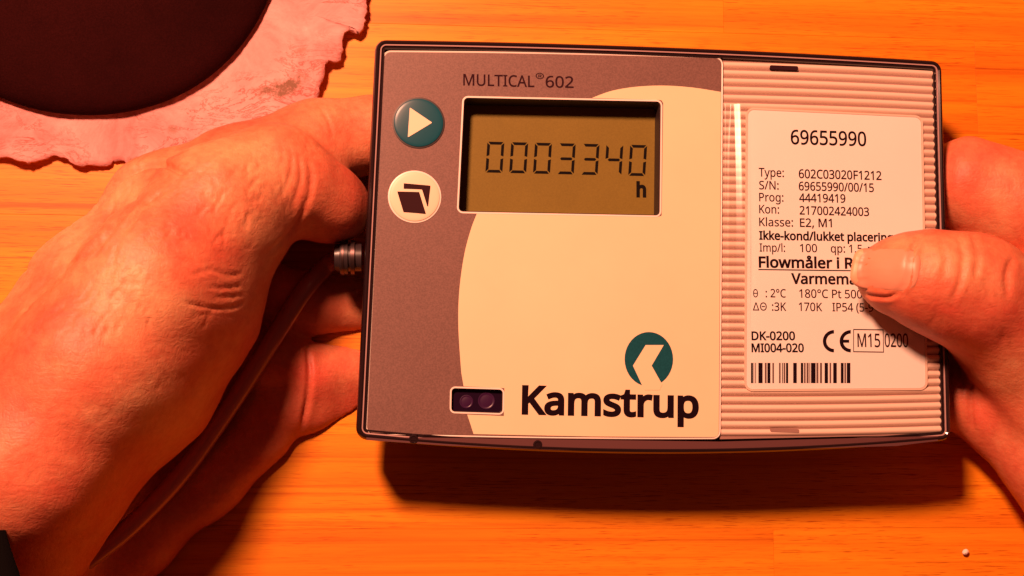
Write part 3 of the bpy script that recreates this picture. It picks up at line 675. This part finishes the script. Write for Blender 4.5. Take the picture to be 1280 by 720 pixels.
def surface_nets(Fd, lo, h):
    ins = Fd < 0
    c = np.zeros(tuple(s-1 for s in Fd.shape), np.int8)
    corners = [(i, j, k) for i in (0, 1) for j in (0, 1) for k in (0, 1)]
    S = [s-1 for s in Fd.shape]
    for i, j, k in corners: c += ins[i:i+S[0], j:j+S[1], k:k+S[2]]
    act = np.argwhere((c > 0) & (c < 8)); idx = np.full(c.shape, -1, np.int32); idx[tuple(act.T)] = np.arange(len(act))
    val = {q: Fd[act[:, 0]+q[0], act[:, 1]+q[1], act[:, 2]+q[2]] for q in corners}
    acc = np.zeros((len(act), 3)); cnt = np.zeros(len(act))
    for q in corners:
        for d in range(3):
            if q[d] == 0:
                r = list(q); r[d] = 1; r = tuple(r); a, b = val[q], val[r]; m_ = (a < 0) != (b < 0)
                t = np.where(m_, a/np.where(m_, a-b, 1), 0); e = np.tile(np.array(q, float), (len(act), 1)); e[:, d] = t
                acc += e*m_[:, None]; cnt += m_
    V = lo+(act+acc/cnt[:, None])*h; quads = []
    for d in range(3):
        sl0 = [slice(None)]*3; sl1 = [slice(None)]*3; sl0[d] = slice(0, -1); sl1[d] = slice(1, None)
        A, B = ins[tuple(sl0)], ins[tuple(sl1)]; E = np.argwhere(A != B)
        o1, o2 = [(1, 2), (2, 0), (0, 1)][d]
        ok = (E[:, o1] > 0) & (E[:, o2] > 0) & (E[:, o1] < c.shape[o1]) & (E[:, o2] < c.shape[o2]); E = E[ok]
        def nb(da, db):
            e = E.copy(); e[:, o1] -= da; e[:, o2] -= db; return idx[tuple(e.T)]
        q = np.stack([nb(1, 1), nb(0, 1), nb(0, 0), nb(1, 0)], 1); a_in = A[tuple(E.T)]
        q[~a_in] = q[~a_in][:, ::-1]; quads.append(q)
    return V, np.concatenate(quads)
def make_body(name, chains, creases, strokes, h, m, parent, zmin=TZ+0.35):
    Fd, lo, h, zs = build_field(chains, h)
    Fd = np.maximum(Fd, (zmin-zs)[None, None, :].astype(np.float32))     # rests on the table
    V, Q = surface_nets(Fd, lo, h)
    # relax the net a little, then normals
    e = np.concatenate([Q[:, [0, 1]], Q[:, [1, 2]], Q[:, [2, 3]], Q[:, [3, 0]]])
    deg = np.bincount(e.ravel(), minlength=len(V))[:, None]
    for _ in range(3):
        acc = np.zeros_like(V)
        for d in range(3): acc[:, d] = np.bincount(e[:, 0], V[e[:, 1], d], len(V))+np.bincount(e[:, 1], V[e[:, 0], d], len(V))
        V = V*0.45+acc/deg*0.55
    fn = np.cross(V[Q[:, 2]]-V[Q[:, 0]], V[Q[:, 3]]-V[Q[:, 1]]); nr_ = np.zeros_like(V)
    for j in range(4):
        for d in range(3): nr_[:, d] += np.bincount(Q[:, j], fn[:, d], len(V))
    nr_ /= np.linalg.norm(nr_, axis=1)[:, None]+1e-9
    disp = np.zeros(len(V)); px = to_px(V); top = nr_[:, 2] > 0.05
    for line, depth, width, puff in creases:
        L = bez(line, 8); best = np.full(len(V), 1e9); along = np.zeros(len(V)); nL = len(L)
        bx = np.array(L); msk = top & (px[:, 0] > bx[:, 0].min()-40) & (px[:, 0] < bx[:, 0].max()+40) & (px[:, 1] > bx[:, 1].min()-40) & (px[:, 1] < bx[:, 1].max()+40)
        ii = np.where(msk)[0]; pp = px[ii]; bb = np.full(len(ii), 1e9); al = np.zeros(len(ii))
        for s in range(nL-1):
            a = np.array(L[s]); b = np.array(L[s+1]); ab = b-a; t = np.clip(((pp-a)@ab)/(ab@ab+1e-9), 0, 1)
            dd = np.linalg.norm(pp-a-t[:, None]*ab, axis=1); u = dd < bb; bb[u] = dd[u]; al[u] = (s+t[u])/(nL-1)
        fade = np.clip(np.minimum(al, 1-al)*5, 0.0, 1)
        g = -depth*np.exp(-(bb/width)**2)+puff*np.exp(-((bb-2.2*width)/(1.6*width))**2)
        disp[ii] += g*fade
    for (x0, y0, x1, y1, ang, spread, cnt_, depth, ln) in strokes:       # fields of short fine wrinkles
        r_ = np.random.default_rng(int(x0+y0+cnt_))
        for _ in range(cnt_):
            cx, cy = r_.uniform(x0, x1), r_.uniform(y0, y1); a_ = ang+r_.normal(0, spread); l_ = ln*r_.uniform(0.5, 1.5)
            a = np.array([cx-math.cos(a_)*l_/2, cy-math.sin(a_)*l_/2]); b = np.array([cx+math.cos(a_)*l_/2, cy+math.sin(a_)*l_/2])
            ii = np.where(top & (np.abs(px[:, 0]-cx) < l_/2+8) & (np.abs(px[:, 1]-cy) < l_/2+8))[0]
            if not len(ii): continue
            pp = px[ii]; ab = b-a; t = np.clip(((pp-a)@ab)/(ab@ab), 0, 1); wob = 1.5*np.sin(t*9+cx)
            nn = np.array([-ab[1], ab[0]])/np.linalg.norm(ab)
            dd = np.linalg.norm(pp-a-t[:, None]*ab-nn*wob[:, None], axis=1)
            disp[ii] -= depth*r_.uniform(.4, 1)*np.exp(-(dd/2.0)**2)*np.sin(math.pi*np.clip(t, 0.02, .98))
    # low, slow unevenness of flesh
    lump = 0.14*np.sin(V[:, 0]*0.21+1.3*np.sin(V[:, 1]*0.17))*np.sin(V[:, 1]*0.19+V[:, 2]*0.13)+0.10*np.sin(V[:, 0]*0.53+V[:, 2]*0.4)*np.sin(V[:, 1]*0.47+1)
    V = V+nr_*(disp+lump)[:, None]; V[:, 2] = np.maximum(V[:, 2], TZ+0.25)
    me = bpy.data.meshes.new(name); me.vertices.add(len(V)); me.vertices.foreach_set('co', (V*MM).ravel())
    me.loops.add(Q.size); me.polygons.add(len(Q)); me.loops.foreach_set('vertex_index', Q.ravel().astype(np.int32))
    me.polygons.foreach_set('loop_start', np.arange(0, Q.size, 4, dtype=np.int32)); me.polygons.foreach_set('use_smooth', np.ones(len(Q), bool))
    me.update(calc_edges=True); me.validate()
    return link_mesh(name, me, m, parent), V, nr_

# ---- left hand
LH = empty('person_hand'); tag(LH, 'left hand in a black sleeve cupping the meter from its left side', 'hand')
# nodes: (pixel x, pixel y, height mm, radius mm)
left_chains = [
 # back of the hand: wrist to index knuckle
 ([(-240, 780, 50, 25), (-30, 650, 48, 25), (55, 500, 42, 22), (122, 375, 40, 16.5), (205, 262, 36, 12.5)], 8, 8),
 # index finger running behind, up the far side and under the lid
 (low([(205, 258, 19, 12.5), (292, 214, 16.5, 11.0), (396, 180, 14.5, 11.0), (465, 168, 11, 10.5)]), 8, 4),
 # ridge of the thumb: first bone, knuckle
 ([(-110, 720, 54, 16), (25, 580, 68, 16), (108, 460, 69, 15.5), (188, 352, 66, 14.5), (270, 258, 58, 12.5), (342, 220, 50, 10.8)], 5, 8),
 # ball of the thumb sloping down to the right
 ([(-90, 680, 42, 19), (45, 568, 42, 20), (170, 470, 42, 19), (236, 385, 44, 15.5), (274, 292, 44, 10.5), (334, 225, 44, 10)], 14, 8),
 ([(-70, 680, 50, 16), (50, 565, 57, 16), (140, 462, 57, 16), (214, 370, 54, 14), (270, 280, 50, 12)], 14, 8),
 # last bone of the thumb
 ([(342, 220, 50, 10.8), (372, 234, 48, 10.0), (404, 252, 42, 9.4), (420, 260, 38, 9.0)], 4, 4),
 # hollow of the palm under the thumb
 ([(-90, 700, 34, 16), (20, 660, 27, 12), (150, 590, 20, 8), (250, 470, 18, 7.5), (300, 380, 18, 7)], 8, 8),
 # heel / little-finger side of the palm, low on the table
 ([(-60, 800, 30, 16), (60, 745, 22, 12), (170, 675, 19, 9), (262, 602, 18.5, 8), (325, 542, 18.5, 8.5)], 10, 6),
 # middle finger
 ([(290, 360, 19, 7.5), (345, 372, 24, 8.4), (385, 379, 20, 8.2), (470, 383, 14, 7.4)], 3, 3),
 # ring finger
 ([(270, 440, 18, 8), (340, 452, 23, 8.6), (385, 470, 19, 8.4), (470, 468, 12, 7.9)], 2, 3),
 # little finger
 ([(318, 506, 17, 8.8), (350, 504, 19, 8.8), (382, 504, 16, 8.2), (465, 492, 11, 6.4)], 3, 3),
]
left_creases = [
 ([(236, 345), (262, 338), (285, 344), (305, 341)], 0.30, 2.3, 0.12),
 ([(256, 358), (280, 360), (304, 356)], 0.28, 2.0, 0.12),
 ([(226, 376), (256, 384), (285, 385), (306, 378)], 0.34, 2.3, 0.12),
 ([(268, 370), (288, 371), (305, 368)], 0.22, 1.8, 0.08),
 ([(236, 222), (222, 213), (206, 206), (180, 208), (152, 222), (134, 240), (118, 262)], 1.3, 3.2, 0.4),
 ([(212, 236), (190, 248), (170, 270), (150, 297)], 0.6, 2.6, 0.2),
 ([(152, 264), (135, 292), (112, 315), (98, 330)], 0.6, 2.6, 0.2),
 ([(145, 250), (125, 282), (104, 306)], 0.5, 2.4, 0.15),
 ([(172, 252), (150, 277), (130, 302), (108, 330)], 0.5, 2.2, 0.15),
 ([(384, 196), (390, 225), (380, 262), (358, 296), (326, 322)], 0.35, 3.0, 0.12),
 ([(372, 186), (376, 225), (362, 262)], 0.2, 2.6, 0.1),
 ([(362, 182), (364, 215), (350, 250)], 0.15, 2.4, 0.06),
 ([(398, 130), (410, 150), (416, 172)], 0.25, 2.2, 0.1),
 ([(384, 430), (387, 460), (384, 500), (376, 540)], 0.9, 3.0, 0.2),
]
left_strokes = [(20, 225, 190, 420, 2.15, 0.35, 170, 0.34, 22), (150, 200, 330, 300, 2.3, 0.4, 90, 0.30, 26), (300, 175, 390, 260, 1.45, 0.25, 36, 0.16, 30),
                (200, 300, 315, 400, 0.1, 0.35, 30, 0.16, 24), (60, 400, 260, 560, 0.2, 0.8, 60, 0.10, 22), (250, 130, 450, 200, 1.2, 0.4, 30, 0.10, 20)]
lh, LV, LN = make_body('hand_body', left_chains, left_creases, left_strokes, 0.62, SKIN, LH)
# sleeve cuff round the wrist
ax0 = P(80, 735, 50); d = np.array([-0.90, -0.42, 0.0]); d /= np.linalg.norm(d); u_ = np.cross(d, [0, 0, 1.0]); u_ /= np.linalg.norm(u_); v_ = np.cross(d, u_)
rings = []
for k, (s, r) in enumerate(((4, 30), (0, 34.5), (-1, 36.5), (2, 37.5), (14, 38), (30, 39), (60, 40), (100, 42))):
    rings.append([tuple(ax0+d*s+(u_*math.cos(t)*(r+0.8*math.sin(4*t+k))+v_*math.sin(t)*(r-3+0.6*math.sin(3*t+k*2)))) for t in [2*math.pi*i/48 for i in range(48)]])
mb = MB(); mb.loft(rings, cap0=False); mb.v = [(p[0], p[1], max(p[2], TZ+0.3)) for p in mb.v]; mb.build('sleeve', SLEEVE, LH, True)

# ---- right hand
RH = empty('person_hand'); tag(RH, 'right hand with its thumb pressed on the white type label', 'hand')
right_chains = [
 ([(1112, 344, 53.6, 7.8), (1130, 345, 54.6, 9.4), (1158, 350, 55.5, 10.8), (1185, 357, 55, 12.3), (1218, 366, 53, 14.0), (1266, 406, 46, 15.5), (1334, 500, 38, 18.5), (1420, 640, 36, 26), (1560, 860, 38, 27)], 5, 5),
 (low([(1174, 232, 13, 8.5), (1205, 232, 17, 12.0), (1260, 250, 20, 12.5), (1350, 300, 24, 14), (1420, 470, 30, 22), (1430, 640, 34, 24)]), 5, 5),
 (low([(1160, 330, 10, 8), (1215, 345, 14, 10.0), (1300, 390, 18, 12), (1400, 480, 24, 17)]), 3, 3),
 (low([(1160, 420, 9, 7.5), (1215, 435, 11, 9.0), (1300, 470, 16, 12), (1400, 560, 22, 16)]), 3, 3),
 (low([(1165, 494, 9, 8), (1212, 494, 11, 9.8), (1262, 520, 14, 12), (1330, 570, 20, 16), (1420, 640, 28, 20)]), 3, 4),
]
right_creases = [
 ([(1150, 296), (1140, 312), (1136, 335), (1133, 352), (1124, 364)], 0.7, 2.6, 0.35),
 ([(1080, 368), (1092, 370), (1110, 371), (1124, 366)], 0.6, 2.2, 0.3),
 ([(1176, 300), (1182, 325), (1178, 350)], 0.30, 3.5, 0.1),
 ([(1196, 290), (1204, 320), (1200, 352), (1190, 378)], 0.45, 3.5, 0.2),
 ([(1214, 290), (1222, 320), (1218, 350)], 0.4, 3.5, 0.2),
 ([(1268, 320), (1258, 345), (1262, 372)], 0.5, 4, 0.2),
 ([(1217, 470), (1213, 500), (1216, 540)], 0.6, 3, 0.2),
]
right_strokes = [(1150, 290, 1280, 430, 1.5, 0.4, 60, 0.14, 22), (1190, 180, 1280, 280, 0.8, 0.8, 24, 0.08, 16)]
rh, RV, RN = make_body('hand_body', right_chains, right_creases, right_strokes, 0.65, SKIN, RH)
# thumbnail: follows the top of the thumb
tv = RV[(RN[:, 2] > 0.15)]
tp = to_px(tv); sel = (tp[:, 0] > 1060) & (tp[:, 0] < 1160) & (tp[:, 1] > 280) & (tp[:, 1] < 390) & (tv[:, 2] > 46); tv = tv[sel]
def surf_z(x, y):
    dd = (tv[:, 0]-x)**2+(tv[:, 1]-y)**2; k = np.argsort(dd)[:12]; wts = np.exp(-dd[k]/0.8); return float((tv[k, 2]*wts).sum()/wts.sum())
nc = P(1109, 335, 62); ne = P(1143, 343, 62)-nc; ne /= np.linalg.norm(ne); npn = np.array([-ne[1], ne[0], 0])
V = []; Fs = []; NU, NV = 20, 20
for i in range(NU+1):
    for j in range(NV+1):
        a = -1+2*i/NU; b = -1+2*j/NV
        ex = 4.0                                           # squarish oval
        rr = (abs(a)**ex+abs(b)**ex)**(1/ex) if (a or b) else 0; mx_ = max(abs(a), abs(b)); s = mx_/rr if rr else 1
        lx = a*s*6.9; ly = b*s*5.8*(0.94+0.06*a)
        q = nc+ne*lx+npn*ly; edge_ = max(0, (mx_-0.75)/0.25)
        z = surf_z(q[0], q[1])+0.32-0.50*edge_**2
        V.append((q[0], q[1], z))
Fs = [(i*(NV+1)+j, (i+1)*(NV+1)+j, (i+1)*(NV+1)+j+1, i*(NV+1)+j+1) for i in range(NU) for j in range(NV)]
nl = obj('thumbnail', V, Fs, NAIL, RH, True); nl.data.materials.append(NAILTIP)
for k_, f_ in enumerate(nl.data.polygons): f_.material_index = 1 if k_//NV < 2 else 0
s_ = nl.modifiers.new('thickness', 'SOLIDIFY'); s_.thickness = 0.0008; s_.offset = -1

# ------------------------------------------------------------------ cable plugged into the meter's left side
cable = empty('cable'); tag(cable, 'thin grey cable running over the left palm to a plug in the meter side', 'cable')
path = bez([(-60, 830), (25, 768), (88, 716), (158, 662), (228, 590), (292, 500), (340, 425), (378, 366), (408, 332), (424, 322)], 8)
zs_ = []
lowv = LV[(LN[:, 2] > 0.0) & (LV[:, 2] < 38)]
for (x, y) in path:
    z = 30.0
    for _ in range(3):
        q = P(x, y, z); dd = (lowv[:, 0]-q[0])**2+(lowv[:, 1]-q[1])**2; near = lowv[dd < 5.0]
        z = float(near[:, 2].max())+2.3 if len(near) else 30.0
    zs_.append(z)
zs_ = np.array(zs_); zs_[-8:] = np.linspace(zs_[-8], 37.5, 8); zz = np.convolve(np.pad(zs_, 6, mode='edge'), np.ones(13)/13, 'valid')
pts = [P(x, y, z) for (x, y), z in zip(path, zz)]
def tube(mb, pts, r, n=14):
    rings = []
    for i, p in enumerate(pts):
        t = pts[min(i+1, len(pts)-1)]-pts[max(i-1, 0)]; t /= np.linalg.norm(t); a = np.cross(t, [0, 0, 1.0]); a /= np.linalg.norm(a); b = np.cross(a, t)
        ri = r[i] if hasattr(r, '__len__') else r
        rings.append([tuple(p+ri*(a*math.cos(2*math.pi*k/n)+b*math.sin(2*math.pi*k/n))) for k in range(n)])
    mb.loft(rings); return mb
tube(MB(), pts, 2.4).build('cable_jacket', CABLEM, cable, True)
pa = P(418, 322, 38.5); pb = P(452, 322, 38.5)
def lathe(stops, m, name, n=24):
    pp = []; rr = []
    for s, r in stops: pp.append(pa+(pb-pa)*s); rr.append(r)
    mb = MB(); 
    t = (pb-pa)/np.linalg.norm(pb-pa); a = np.cross(t, [0, 0, 1.0]); a /= np.linalg.norm(a); b = np.cross(a, t)
    mb.loft([[tuple(p+r*(a*math.cos(2*math.pi*k/n)+b*math.sin(2*math.pi*k/n))) for k in range(n)] for p, r in zip(pp, rr)]); return mb.build(name, m, cable, 'auto')
lathe([(0, 2.8), (0.02, 3.4), (0.2, 3.6), (0.22, 4.3), (0.5, 4.3), (0.52, 3.6), (1, 3.6)], DARKP, 'plug_body')
lathe([(0.27, 4.25), (0.28, 4.5), (0.36, 4.5), (0.37, 4.25)], METAL, 'plug_ring')
lathe([(0.60, 3.55), (0.61, 4.4), (0.75, 4.4), (0.76, 3.55)], METAL, 'plug_ring')
